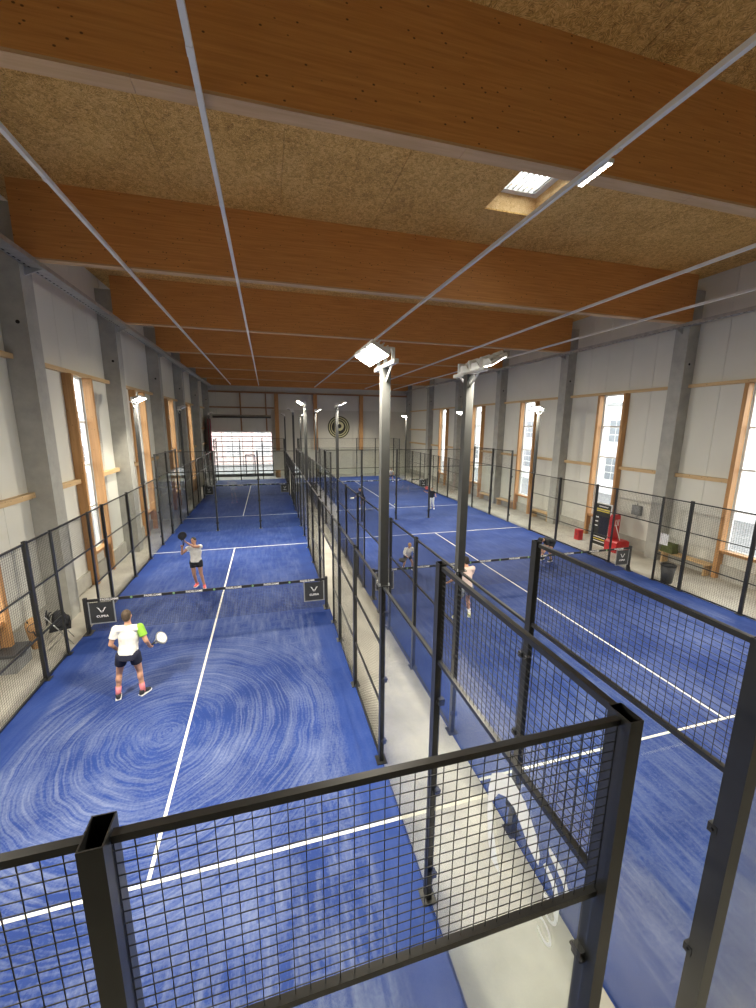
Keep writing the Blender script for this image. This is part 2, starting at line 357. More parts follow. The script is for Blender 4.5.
# beams and columns
def rank(k): return ORD[len(BY)-1-k]
for k, y in enumerate(BY):
    b = thing('roof_beam', '', 'beam', (9.62, y, ZB)); MB().box(-10.37, 10.38, -.12, .12, .04, ZC-ZB).build('beam_body', 'beam', b)
    for q in range(5): MB().box(-10.37+q*4.15+.004, -10.37+(q+1)*4.15-.004, -.12, .12, 0, .038).build('bottom_board', 'paleboard', b)
    tag(b, 'deep brown glulam roof beam, %s from the logo wall' % rank(k), 'beam')
for side in (0, 1):
    for k, y in enumerate(BY):
        x0, x1 = ((XL, -.75) if side == 0 else (20.0, XR))
        c = thing('concrete_column', 'grey concrete column on the %s, %s from the logo wall' % (('wall beside the single courts', 'wall behind the red display stand')[side], rank(k)), 'column', ((x0+x1)/2, y+.2, -.012))
        h = (x1-x0)/2
        me = MB().box(-h, h, -.27, .27, 0, 10.33); me.build('shaft', 'column', c)
        if side == 0: MB().tube((.08, -.275, 7.75), (.08, -.268, 7.75), .045, n=14).build('socket_hole', 'hollow', c)
        else: MB().tube((-.02, -.275, 7.75), (-.02, -.268, 7.75), .045, n=14).build('socket_hole', 'hollow', c)
        s = 1 if side == 0 else -1
        MB().prism([(s*h, 8.86), (s*(h+.42), 9.04), (s*h, 9.04)], .05*s, (0, -.02, 0), (1, 0, 0), (0, 0, 1)).build('tray_bracket', 'steel', c)
# side walls with window slits
WZ0, WZ1 = 1.05, 6.85
WC = [1.95+6.25*k for k in range(0, 6)]                 # 1.85, 8.1, 14.35, ...
HW = .66; PW = .13
def wall(side):
    left = side == 'left'
    xi = XL if left else XR; s = -1 if left else 1      # s points outwards
    def bx(mb, d0, d1, y0, y1, z0, z1):
        a, b = xi+s*d0, xi+s*d1; return mb.box(min(a, b), max(a, b), y0, y1, z0, z1)
    wl = MB(); y = YN
    wc = WC if left else WC[:]
    for c in wc:
        bx(wl, .03, .2, y, c-HW, -.012, ZC+.25); bx(wl, .03, .2, c-HW, c+HW, -.012, WZ0); bx(wl, .03, .2, c-HW, c+HW, WZ1, ZC+.25); y = c+HW
    bx(wl, .03, .2, y, YE+.2, -.012, ZC+.25)
    W = wl.build('wall_'+side, 'panel'); tag(W, 'white insulated panel wall on the side of the %s' % ('single courts' if left else 'double courts'), None, None, 'structure')
    # panels
    cols = [-1.45]+BY
    for k in range(len(cols)):
        ya = cols[k]+.47; yb = cols[k+1]-.07 if k+1 < len(cols) else YE
        if yb-ya < .3: continue
        c = [q for q in wc if ya < q < yb]
        segs = []
        if c:
            c = c[0]
            for a, b, n in ((ya, c-HW-.0, 2), (c+HW, yb, 2)):
                for i in range(n): segs.append((a+(b-a)*i/n, a+(b-a)*(i+1)/n, .5, ZC))
            segs += [(c-HW, c+HW, .5, WZ0), (c-HW, c+HW, WZ1, ZC)]
        else:
            n = max(1, round((yb-ya)/1.4))
            for i in range(n): segs.append((ya+(yb-ya)*i/n, ya+(yb-ya)*(i+1)/n, .5, ZC))
        for a, b, z0, z1 in segs: bx(MB(), 0, .029, a+.006, b-.006, z0, z1-.004).build('wall_panel', 'panel', W)
        m = MB(); bx(m, -.07, .03, ya, yb, -.012, .5); m.build('baseboard_'+side, 'plinth'); o = bpy.context.scene.objects[-1] if False else None
    # rails
    for k in range(len(cols)-1):
        ya, yb = cols[k]+.475, cols[k+1]-.075; c = [q for q in wc if ya < q < yb]
        if k == len(cols)-2 and not left: zs = ()
        m = MB(); bx(m, -.16, -.001, ya, yb, 6.88, 7.0); m.build('rail', 'rail', W)
        if c:
            c = c[0]
            for a, b in ((ya, c-HW-PW-.005), (c+HW+PW+.005, yb)):
                m = MB(); bx(m, -.16, -.001, a, b, 3.46, 3.6); m.build('rail', 'rail', W)
        else:
            for z in (3.46, 4.9): m = MB(); bx(m, -.16, -.001, ya, yb, z, z+.14); m.build('rail', 'rail', W)
    return W
wall_l = wall('left'); wall_r = wall('right')
for o in list(COL.objects):
    if o.name.startswith('baseboard_'): o['kind'] = 'structure'; o['label'] = 'grey concrete plinth along the foot of the panel wall'
nwin = 0
for side in ('left', 'right'):
    left = side == 'left'; xi = XL if left else XR; s = 1 if left else -1   # s points into the hall
    for c in WC:
        nwin += 1
        w_ = thing('window_%d' % nwin, 'tall narrow window slit between two spruce posts in the %s wall' % side, None, (xi, c, 0)); w_['kind'] = 'structure'; del w_['label']
        w_['label'] = 'tall narrow window between two spruce posts'
        def bx(nm, mat, d0, d1, y0, y1, z0, z1): a, b = s*d0, s*d1; return MB().box(min(a, b), max(a, b), y0, y1, z0, z1).build(nm, mat, w_)
        for q in (-1, 1): bx('post', 'timber', .001, .27 if left else .25, min(q*HW, q*(HW+PW)), max(q*HW, q*(HW+PW)), -.012, 6.87)
        bx('sill', 'timber', .0, .2, -HW, HW, WZ0-.1, WZ0)
        bx('mullion', 'white', -.12, -.05, -HW, -HW+.06, WZ0, WZ1); bx('mullion', 'white', -.12, -.05, HW-.06, HW, WZ0, WZ1)
        nz = 4
        for i in range(nz+1):
            z = WZ0+(WZ1-WZ0)*i/nz; z0 = max(WZ0, z-.035); z1 = min(WZ1, z+.035); bx('transom', 'white', -.12, -.05, -HW+.06, HW-.06, z0, z1)
            if i < nz: bx('pane', 'pane', -.09, -.08, -HW+.06, HW-.06, z+.035, WZ0+(WZ1-WZ0)*(i+1)/nz-.035)
# end wall with roller door
DX0, DX1, DZ = -.82, 5.2, 4.62
we = MB(); we.box(XL-.2, DX0, YE+.03, YE+.25, -.012, ZC+.25); we.box(DX0, DX1, YE+.03, YE+.25, DZ, ZC+.25); we.box(DX1, XR+.2, YE+.03, YE+.25, -.012, ZC+.25)
wall_e = we.build('wall_far', 'panel_end'); tag(wall_e, 'beige panel end wall with roller door and round logo', None, None, 'structure')
for i in range(16):
    a, b = DX1+(XR-DX1)*i/16, DX1+(XR-DX1)*(i+1)/16
    MB().box(a+.006, b-.006, YE, YE+.029, .0, 6.9).build('wall_panel', 'panel_end', wall_e)
for i in range(6):
    a, b = XL+(XR-XL)*i/6, XL+(XR-XL)*(i+1)/6
    MB().box(a+.006, b-.006, YE, YE+.029, 6.92, ZC-.01).build('wall_panel', 'panel', wall_e)
for i in range(3):
    a, b = XL+(DX1-XL)*i/3, XL+(DX1-XL)*(i+1)/3
    MB().box(a+.006, b-.006, YE, YE+.029, DZ+.01, 6.9).build('wall_panel', 'panel', wall_e)
for x in (5.75, 9.75, 14.75):
    MB().box(x-.2, x+.2, YE-.28, YE-.001, 2.7, 8.5).build('end_post', 'timber', wall_e)
for x in (2.2, 4.7): MB().box(x-.07, x+.07, YE-.1, YE-.001, DZ+.1, 8.5).build('end_post', 'rail_x', wall_e)
MB().box(XL, XR, YE-.2, YE-.001, 8.5, 8.66).build('end_rail', 'rail_x', wall_e)
MB().box(XL, 5.5, YE-.1, YE-.001, 7.0, 7.14).build('end_rail', 'rail_x', wall_e)
dr = thing('door_1', 'glazed sectional roller door with many panes', None, ((DX0+DX1)/2, YE+.08, -.012)); dr['kind'] = 'structure'
dw = DX1-DX0
for j in range(9): z = DZ*j/9; MB().box(-dw/2, dw/2, 0, .06, z, z+(.3 if j == 0 else .085)).build('door_rail', 'doorframe', dr)
MB().box(-dw/2, dw/2, 0, .06, DZ-.06, DZ).build('door_rail', 'grey', dr)
for i in range(7): x = -dw/2+.03+(dw-.06)*i/6; MB().box(x-.03, x+.03, .005, .055, 0, DZ).build('door_stile', 'doorframe', dr)
for j in range(9):
    for i in range(6):
        xa = -dw/2+.06+(dw-.06)*i/6; xb = xa+(dw-.06)/6-.06
        MB().box(xa, xb, .025, .032, DZ*j/9+(.3 if j == 0 else .075), DZ*(j+1)/9).build('pane', 'pane', dr)
for x in (.25, 1.15): MB().box(x-.05, x+.05, -.03, -.001, 0, 2.3).build('wicket_frame', 'dkgrey', dr)
MB().box(.3, 1.1, -.03, -.001, 2.2, 2.3).build('wicket_frame', 'dkgrey', dr)
ht = thing('tube_heater', 'long dark radiant tube heater above the roller door', 'heater', (2.35, YE-.5, 6.1))
MB().tube((-2.8, 0, 0), (2.8, 0, 0), .09).build('tube', 'dkgrey', ht, True); MB().prism([(-.16, 0), (0, .16), (.16, 0), (.13, 0), (0, .13), (-.13, 0)], 5.6, (-2.8, 0, .06), (0, 1, 0), (0, 0, 1)).build('reflector', 'steel', ht)
for x in (-2.4, 2.4): MB().tube((x, .02, .2), (x, .02, 3.04), .008, n=6).build('suspension_rod', 'steel', ht)
wn = MB().box(XL-.2, XR+.2, YN-.2, YN, -.012, ZC+.25).build('wall_near', 'panel'); tag(wn, 'white panel wall behind the gallery', None, None, 'structure')
# round logo on the end wall
lg = thing('round_wall_logo', 'round black and cream ringed club logo on the beige end wall', 'logo', (12.28, YE, 5.16))
U, V = (1, 0, 0), (0, 0, 1)
MB().ring(0.0001, 1.22, .012, (0, 0, 0), U, V).build('disc', 'logo_cream', lg)
for r0, r1 in ((1.08, 1.2), (.86, .98), (.0001, .77)): MB().ring(r0, r1, .010, (0, -.012, 0), U, V).build('ring', 'logo_black', lg)
MB().ring(.24, .50, .008, (.06, -.022, .12), U, V).build('letter_bowl', 'logo_cream', lg); MB().box(-.44, -.2, -.030, -.022, -.55, .6).build('letter_stem', 'logo_cream', lg)
# trays and light trunking
for x0, x1, lab in ((-.74, -.38, 'perforated galvanised cable tray along the wall beside the single courts'), (19.72, 19.98, 'narrow galvanised cable tray along the wall behind the red display stand')):
    t = thing('cable_tray', lab, 'cable tray', ((x0+x1)/2, 18, 9.06)); h = (x1-x0)/2
    MB().box(-h, h, -19, 24.6, 0, .008).build('tray_bed', 'steel', t)
    for s in (-1, 1): MB().box(s*h-.004, s*h+.004, -19, 24.6, .008, .11).build('tray_lip', 'steel', t)
    m = MB()
    for i in range(180): m.box(-h+.05, -h+.09, -16+i*.2, -16+i*.2+.1, -.001, .0)
    tag(m.build('slots', 'hollow', t), kind='stuff')
for i, x in enumerate((1.55, 4.12, 9.5, 14.7, 17.75)):
    t = thing('light_trunking', ('white light trunking run hanging over the single court centre', 'white light trunking run, second from the wall of the single courts', 'white light trunking run carrying the lit LED module', 'white light trunking run over the middle of the double courts', 'white light trunking run nearest the wall of the red display stand')[(i)] if i else 'white light trunking run nearest the wall of the single courts', 'trunking', (x, 20, ZB-.07))
    MB().box(-.033, .033, -26, 20.5, 0, .07).build('rail_profile', 'white', t)
    for y in range(-25, 20, 3): MB().box(-.038, .038, y, y+.12, -.006, .03).build('coupler', 'white', t)
    if i == 2:
        y = -15.78
        MB().box(.034, .12, y, y+.62, -.03, .02).build('lamp_module', 'white', t)
        for q in range(6): MB().box(.045, .115, y+.03+q*.1, y+.10+q*.1, -.034, -.03).build('led', 'led', t)
# ------------------------------------------------------------------ fences
def tube_post_mesh(wx, wy, h):
    t = .005; m = MB(); a, b = wx/2, wy/2; i, j = a-t, b-t
    o = [(-a,-b),(a,-b),(a,b),(-a,b)]; n = [(-i,-j),(i,-j),(i,j),(-i,j)]
    vs = [(x,y,0) for x,y in o]+[(x,y,h) for x,y in o]+[(x,y,h) for x,y in n]+[(x,y,h-.25) for x,y in n]
    fs = [(3,2,1,0)]
    for k in range(4):
        l = (k+1) % 4; fs += [(k,l,4+l,4+k),(4+k,4+l,8+l,8+k),(8+k,8+l,12+l,12+k)]
    fs.append((12,13,14,15)); m.add(vs, fs); m.box(-a-.05, a+.05, -b-.05, b+.05, 0, .012); return m
CACHE = {}
def cached(key, fn):
    if key not in CACHE: CACHE[key] = fn()
    return CACHE[key]
def fence_fn(T, p0, d):
    """local helpers for a straight fence from p0 along unit d (x or y axis)"""
    alongx = abs(d[0]) > .5
    def post(s, h, wide=.07, deep=.11, name='post'):
        wx, wy = (wide, deep) if alongx else (deep*.62, wide*1.3)
        me = cached(('post', wx, wy, h), lambda: tube_post_mesh(wx, wy, h).mesh('post'))
        return put(name, me, 'frame', T, loc=(d[0]*s, d[1]*s, .0))
    def bar(s0, s1, z, t=.04, name='rail', hh=None):
        hh = hh or t
        def f():
            L_ = s1-s0
            return (MB().box(0, L_, -t/2, t/2, -hh/2, hh/2) if alongx else MB().box(-t/2, t/2, 0, L_, -hh/2, hh/2)).mesh('rail')
        return put(name, cached(('bar', alongx, round(s1-s0, 3), t, hh), f), 'frame', T, loc=(d[0]*s0, d[1]*s0, z))
    def wires(s0, s1, z0, z1, t=.0042, p=.05):
        def f():
            m = MB(); L_, Hh = s1-s0, z1-z0
            n = max(1, round(L_/(p*1.25))); k = max(1, round(Hh/p))
            for i in range(0, n+1): a = L_*i/n; m.wire((a, t*.5, 0) if alongx else (t*.5, a, 0), (a, t*.5, Hh) if alongx else (t*.5, a, Hh), t)
            for i in range(1, k): z = Hh*i/k; m.wire((0, -t*.5, z) if alongx else (-t*.5, 0, z), (L_, -t*.5, z) if alongx else (-t*.5, L_, z), t)
            return m.mesh('wire_mesh')
        o = put('wire_mesh', cached(('w', alongx, round(s1-s0, 3), round(z1-z0, 3), t, p), f), 'wire', T, loc=(d[0]*s0, d[1]*s0, z0)); o['kind'] = 'stuff'; return o
    def glass(s0, s1, z0, z1):
        f = lambda: (MB().box(0, s1-s0, -.006, .006, 0, z1-z0) if alongx else MB().box(-.006, .006, 0, s1-s0, 0, z1-z0)).mesh('glass_panel')
        return put('glass_panel', cached(('g', alongx, round(s1-s0, 3), round(z1-z0, 3)), f), 'glass', T, loc=(d[0]*s0, d[1]*s0, z0))
    def clamp(s, z, off):
        f = lambda: MB().box(-.03, .03, -.03, .03, -.035, .035).tube((-.02, -.045, 0) if alongx else (.045, 0, 0), (-.02, .045, 0) if alongx else (-.045, 0, 0), .013, n=8).mesh('clamp')
        n = (0, off) if alongx else (off, 0)
        return put('clamp', cached(('c', alongx), f), 'black', T, loc=(d[0]*s+n[0], d[1]*s+n[1], z))
    return post, bar, wires, glass, clamp
HP = 4.05; HG = 3.0
def end_wall(label, x0, x1, y, n, t=.0031, marks=None):
    T = thing('court_end_wall', label, 'fence', (x0, y, 0))
    post, bar, wires, glass, clamp = fence_fn(T, (x0, y), (1, 0)); Lx = x1-x0
    S = [Lx*i/n for i in range(n+1)] if not marks else marks
    for i in range(n+1):
        s = S[i]; post(s, HP+.02, .11 if (i == 0 and x0 > 7) else .075, .125)
        if i < n:
            a, b = s+.04, S[i+1]-.04
            bar(a, b, HP-.012, .03); bar(a, b, HG+.05, .034); wires(a, b, HG+.06, HP-.02, t)
            glass(a+.004, b-.004, .0, HG+.01)
            for z in (.4, 1.5, 2.6):
                clamp(a, z, .03); clamp(b, z, .03)
    return T
def side_fence(label, x, y0, y1, ny, sgn, t=.0032):
    """sgn: +1 when the court lies at +x of the fence"""
    T = thing('court_side_fence', label, 'fence', (x, y0, 0))
    post, bar, wires, glass, clamp = fence_fn(T, (x, y0), (0, 1)); L_ = y1-y0; c = ny-y0
    g = .06
    ps = [0, 2.11 if x < 7 else 2.25, 4.1, 6.1, c-1.95, c-.97, c+.97, c+1.95, L_-6.0, L_-4.0, L_-2.0, L_]
    for i, s in enumerate(ps):
        if i in (0, len(ps)-1): continue
        if i in (5, 6): post(s, 3.03, .05, .07)
        else: post(s, HP+.02 if i in (1, len(ps)-2) else 3.05)
    for i in range(len(ps)-1):
        a, b = ps[i]+g, ps[i+1]-g
        if i in (0, len(ps)-2):
            bar(a, b, HP-.02); bar(a, b, HG+.05); wires(a, b, HG+.07, HP-.04, t); glass(a+.002, b-.002, 0, HG+.01)
            for z in (.4, 1.5, 2.6): clamp(b, z, -.03*sgn); clamp(a, z, -.03*sgn)
        elif i in (1, len(ps)-3):
            bar(a, b, HG+.02, .035); glass(a+.002, b-.002, 0, HG)
            for z in (.4, 1.5, 2.6): clamp(b, z, -.03*sgn); clamp(a, z, -.03*sgn)
        elif i == 5:
            bar(a, b, 3.0, .035); bar(a, b, 2.04, .035); wires(a, b, 2.06, 2.98, t)
        else:
            bar(a, b, 3.0, .035); bar(a, b, 2.02, .03); bar(a, b, 1.0, .03); bar(a, b, .04, .035); wires(a, b, .06, 2.98, t)
    return T
end_wall('near mesh-topped glass end wall with hollow posts across the swirled single court', A0, A1, YA, 3, .0031, [0, 2.08, 4.17, 6.30])
end_wall('glass end wall between the two single courts', A0, A1, YAC, 3)
end_wall('glass end wall of the single court facing the roller door', A0, A1, YC, 3)
end_wall('near mesh-topped glass end wall of the double court without logo', B0, B1, YB, 5)
end_wall('glass end wall between the two double courts', B0, B1, YBD, 5)
end_wall('glass end wall of the double court below the round logo', B0, B1, YD, 5)
side_fence('dark mesh side fence in front of the folding chair and bags', A0, YA, YAC, 10.0, 1)
side_fence('dark mesh and glass side fence of the swirled single court along the aisle', A1, YA, YAC, 10.0, -1)
side_fence('dark side fence of the far single court on the wall side, by the maroon curtain', A0, YAC, YC, 30.15, 1)
side_fence('dark side fence of the far single court on the aisle side', A1, YAC, YC, 30.15, -1)
side_fence('dark mesh and glass side fence of the near double court along the aisle', B0, YB, YBD, 10.27, 1)
side_fence('dark mesh side fence in front of the red display stand and litter bin', B1, YB, YBD, 10.27, -1)
side_fence('dark side fence of the double court below the logo, on the aisle side', B0, YBD, YD, 30.4, 1)
side_fence('dark side fence of the double court below the logo, on the window wall side', B1, YBD, YD, 30.4, -1)
# ------------------------------------------------------------------ floodlight poles
def flood(x, y, sgn, label, on=True, power=1.0):
    """pole bolted on the fence post; sgn = direction of the lit court"""
    T = thing('floodlight_pole', label, 'floodlight', (x, y, 3.04))
    MB().box(-.06, .06, -.06, .06, .012, 3.08).build('pole', 'polegrey', T)
    MB().box(-.09, .09, -.09, .09, 0, .012).build('base_plate', 'frame', T)
    for i in (-1, 1):
        for j in (-1, 1): MB().tube((i*.068, j*.075, .012), (i*.068, j*.075, .05), .012, n=6).build('bolt', 'steel', T)
    MB().box(-.03, .03, -.48, .48, 3.08, 3.13).build('crossarm', 'white', T)
    for s in (-1, 1): MB().prism([(0, 2.86), (s*.32, 3.08), (s*.26, 3.08), (0, 2.91)], .012, (-.006, 0, 0), (0, 1, 0), (0, 0, 1)).build('brace', 'white', T)
    tilt = math.radians(30)
    for j in (-.34, 0, .34):
        Rm = Matrix.Rotation(-sgn*tilt, 3, 'Y')
        c = Vector((sgn*.20, j, 3.22))
        lamp = MB().obox((0, 0, .03), .27, .28, .05, Rm)
        for q in range(5): lamp.obox(Rm@Vector((-.11+q*.055, 0, .075)), .012, .25, .05, Rm)
        lo = lamp.build('lamp_head', 'white', T); lo.location = c
        MB().obox((0, 0, 0), .24, .25, .008, Rm).build('lens', 'lens' if on else 'lensoff', lo)
        MB().box(-.02, .02, j-.015, j+.015, 3.13, 3.28).obox((sgn*.08, j, 3.27), .16, .03, .03).build('lamp_bracket', 'white', T)
    if on:
        ld = bpy.data.lights.new('floodlight_beam', 'AREA'); ld.shape = 'RECTANGLE'; ld.size = .24; ld.size_y = .92; ld.spread = math.radians(145); ld.energy = LAMP_W*power; ld.color = LAMP_COL
        lo = bpy.data.objects.new('floodlight_beam', ld); COL.objects.link(lo); lo.parent = T
        lo.rotation_euler = (0, -sgn*tilt, 0)
        lo.location = Vector((sgn*.20, 0, 3.22))+Matrix.Rotation(-sgn*tilt, 3, 'Y')@Vector((0, 0, -.012))
    return T
MT['polegrey'] = plain('light_grey_pole', (.06, .062, .062), .5, .1, .08)
yA1, yA2, yC1, yC2 = YA+4.1, YAC-4.0, YAC+4.1, YC-4.0
yB1, yB2, yD1, yD2 = YB+4.1, YBD-4.0, YBD+4.1, YD-4.0
flood(A0, yA1, 1, 'floodlight pole on the bag-side fence, near the swirled court end')
flood(A0, yA2, 1, 'lit floodlight pole on the wall-side fence in front of the spruce posts')
flood(A1, yA1, -1, 'glaring floodlight pole on the aisle fence above the swirled court')
flood(A1, yA2, -1, 'lit floodlight pole on the aisle fence near the single courts\' dividing glass')
flood(A0, yC1, 1, 'dark floodlight pole on the wall-side fence just past the dividing glass', False)
flood(A0, yC2, 1, 'dark floodlight pole on the wall-side fence near the maroon curtain', False)
flood(A1, yC1, -1, 'dark unlit floodlight pole on the aisle fence just past the dividing glass', False)
flood(A1, yC2, -1, 'dark unlit floodlight pole on the aisle fence near the roller door', False)
flood(B0, yB1, 1, 'floodlight pole seen from behind on the aisle side of the near double court')
flood(B0, yB2, 1, 'floodlight pole in front of the round wall logo')
flood(B1, yB1, -1, 'floodlight pole on the fence by the litter bin')
flood(B1, yB2, -1, 'lit floodlight pole on the window-side fence of the near double court')
flood(B0, yD1, 1, 'lit floodlight pole on the aisle side just past the double courts\' dividing glass')
flood(B0, yD2, 1, 'lit floodlight pole on the aisle side near the end wall')
flood(B1, yD1, -1, 'lit floodlight pole on the window side just past the double courts\' dividing glass')
flood(B1, yD2, -1, 'lit floodlight pole in the window-side corner near the end wall')
# ------------------------------------------------------------------ nets
EMBLEM = [[(-.5, .38), (-.28, .30), (-.16, .02), (-.06, -.05), (-.06, -.34), (-.17, -.12), (-.34, .18)]]
def net(label, x0, x1, y, group=None, nt_=6):
    T = thing('padel_net', label, 'net', ((x0+x1)/2, y, 0)); h = (x1-x0)/2-.07
    for s in (-1, 1):
        p = MB().box(s*h-.04, s*h+.04, -.04, .04, .012, .97).build('net_post', 'black', T)
        MB().box(s*h-.09, s*h+.09, -.16, .16, 0, .012).prism([(-.04, .012), (-.14, .012), (-.04, .3)], .02, (s*h-.01, 0, 0), (0, 1, 0), (0, 0, 1)).build('foot', 'black', T)
    band = MB().box(-h+.04, h-.04, -.012, .012, .86, .93).build('band', 'black', T)
    m = MB(); n = round(2*h/.045)
    for i in range(n): x = -h+.05+(2*h-.1)*i/(n-1); m.wire((x, 0, .03), (x, 0, .87), .0032)
    for i in range(19): z = .04+i*.045; m.wire((-h+.04, 0, z), (h-.04, 0, z), .0032)
    tag(m.build('net_mesh', 'wire', T), kind='stuff')
    me = cached('bandtext', lambda: text_mesh('PADELGAME', .075, .001)); k = nt_
    for i in range(k):
        x = -h+.55+(2*h-1.1)*i/(k-1)
        o = put('lettering', me, 'whiteprint', band, loc=(x, -.0135, .895)); o.rotation_euler = (math.pi/2, 0, 0)
        if i < k-1:
            xx = x+(2*h-1.1)/(k-1)/2; MB().tube((xx, -.0135, .895), (xx, -.0122, .895), .03, n=16).build('badge', 'green', band)
    for s in (-1, 1):
        cx = s*(h-.36); q = MB().box(cx-.27, cx+.27, -.03, -.022, .28, .84).build('sign_board', 'sign', T)
        f = MB()
        for a in ((cx-.3, cx-.27, .25, .87), (cx+.27, cx+.3, .25, .87), (cx-.27, cx+.27, .25, .28)): f.box(a[0], a[1], -.03, -.022, a[2], a[3])
        f.build('sign_sleeve', 'grey', T)
        for mir in (-1, 1):
            pts = [(mir*px*.22, pz*.22) for px, pz in EMBLEM[0]]
            if mir > 0: pts = pts[::-1]
            MB().prism(pts, .002, (cx, -.0325, .62), (1, 0, 0), (0, 0, 1)).build('emblem', 'whiteprint', q)
        o = put('lettering', cached('cupra', lambda: text_mesh('CUPRA', .085, .001)), 'whiteprint', q, loc=(cx, -.0315, .45)); o.rotation_euler = (math.pi/2, 0, 0)
    return T
net('padel net across the swirled single court', A0, A1, 10.0)
net('padel net in front of the glazed roller door', A0, A1, 30.15)
net('wide padel net across the near double court', B0, B1, 10.27, nt_=9)
net('wide padel net on the court below the round logo', B0, B1, 30.4, nt_=9)
# ------------------------------------------------------------------ vinyl on the corner glass
dc = thing('glass_decal', 'white vinyl emblem and letters on the corner side glass over the aisle', 'decal', (A1-.007, YA, 0))
def gp(pts): return [(y-YA, z) for y, z in pts]
def decal(nm, pts, parent=dc): return MB().prism(gp(pts), .001, (0, 0, 0), (0, 1, 0), (0, 0, 1)).build(nm, 'decal', parent)
decal('emblem', [(1.13, 2.74), (1.00, 2.88), (.90, 2.93), (.74, 2.90), (.60, 2.78), (.555, 2.68), (.56, 2.60), (.66, 2.62), (.74, 2.68), (.84, 2.74), (.95, 2.72), (1.03, 2.66), (1.10, 2.52), (1.06, 2.30), (.98, 2.10), (.92, 2.02), (1.05, 2.02), (1.12, 2.14), (1.155, 2.36), (1.16, 2.58)])
decal('emblem', [(.50, 2.84), (.36, 2.82), (.31, 2.74), (.31, 2.66), (.36, 2.74), (.48, 2.79)])
decal('emblem', [(.50, 2.70), (.40, 2.66), (.36, 2.58), (.40, 2.56), (.44, 2.62), (.52, 2.66)])
for (y, z) in ((.44, 2.42), (.46, 2.22)): MB().ring(.055, .075, .001, (0, y-YA, z), (0, 1, 0), (0, 0, 1), 24, .7, 5.6).build('letter', 'decal', dc)
for (y, z) in ((.37, 2.56),): MB().box(-.001, 0, y-YA-.012, y-YA+.012, z-.12, z+.05).build('letter', 'decal', dc)
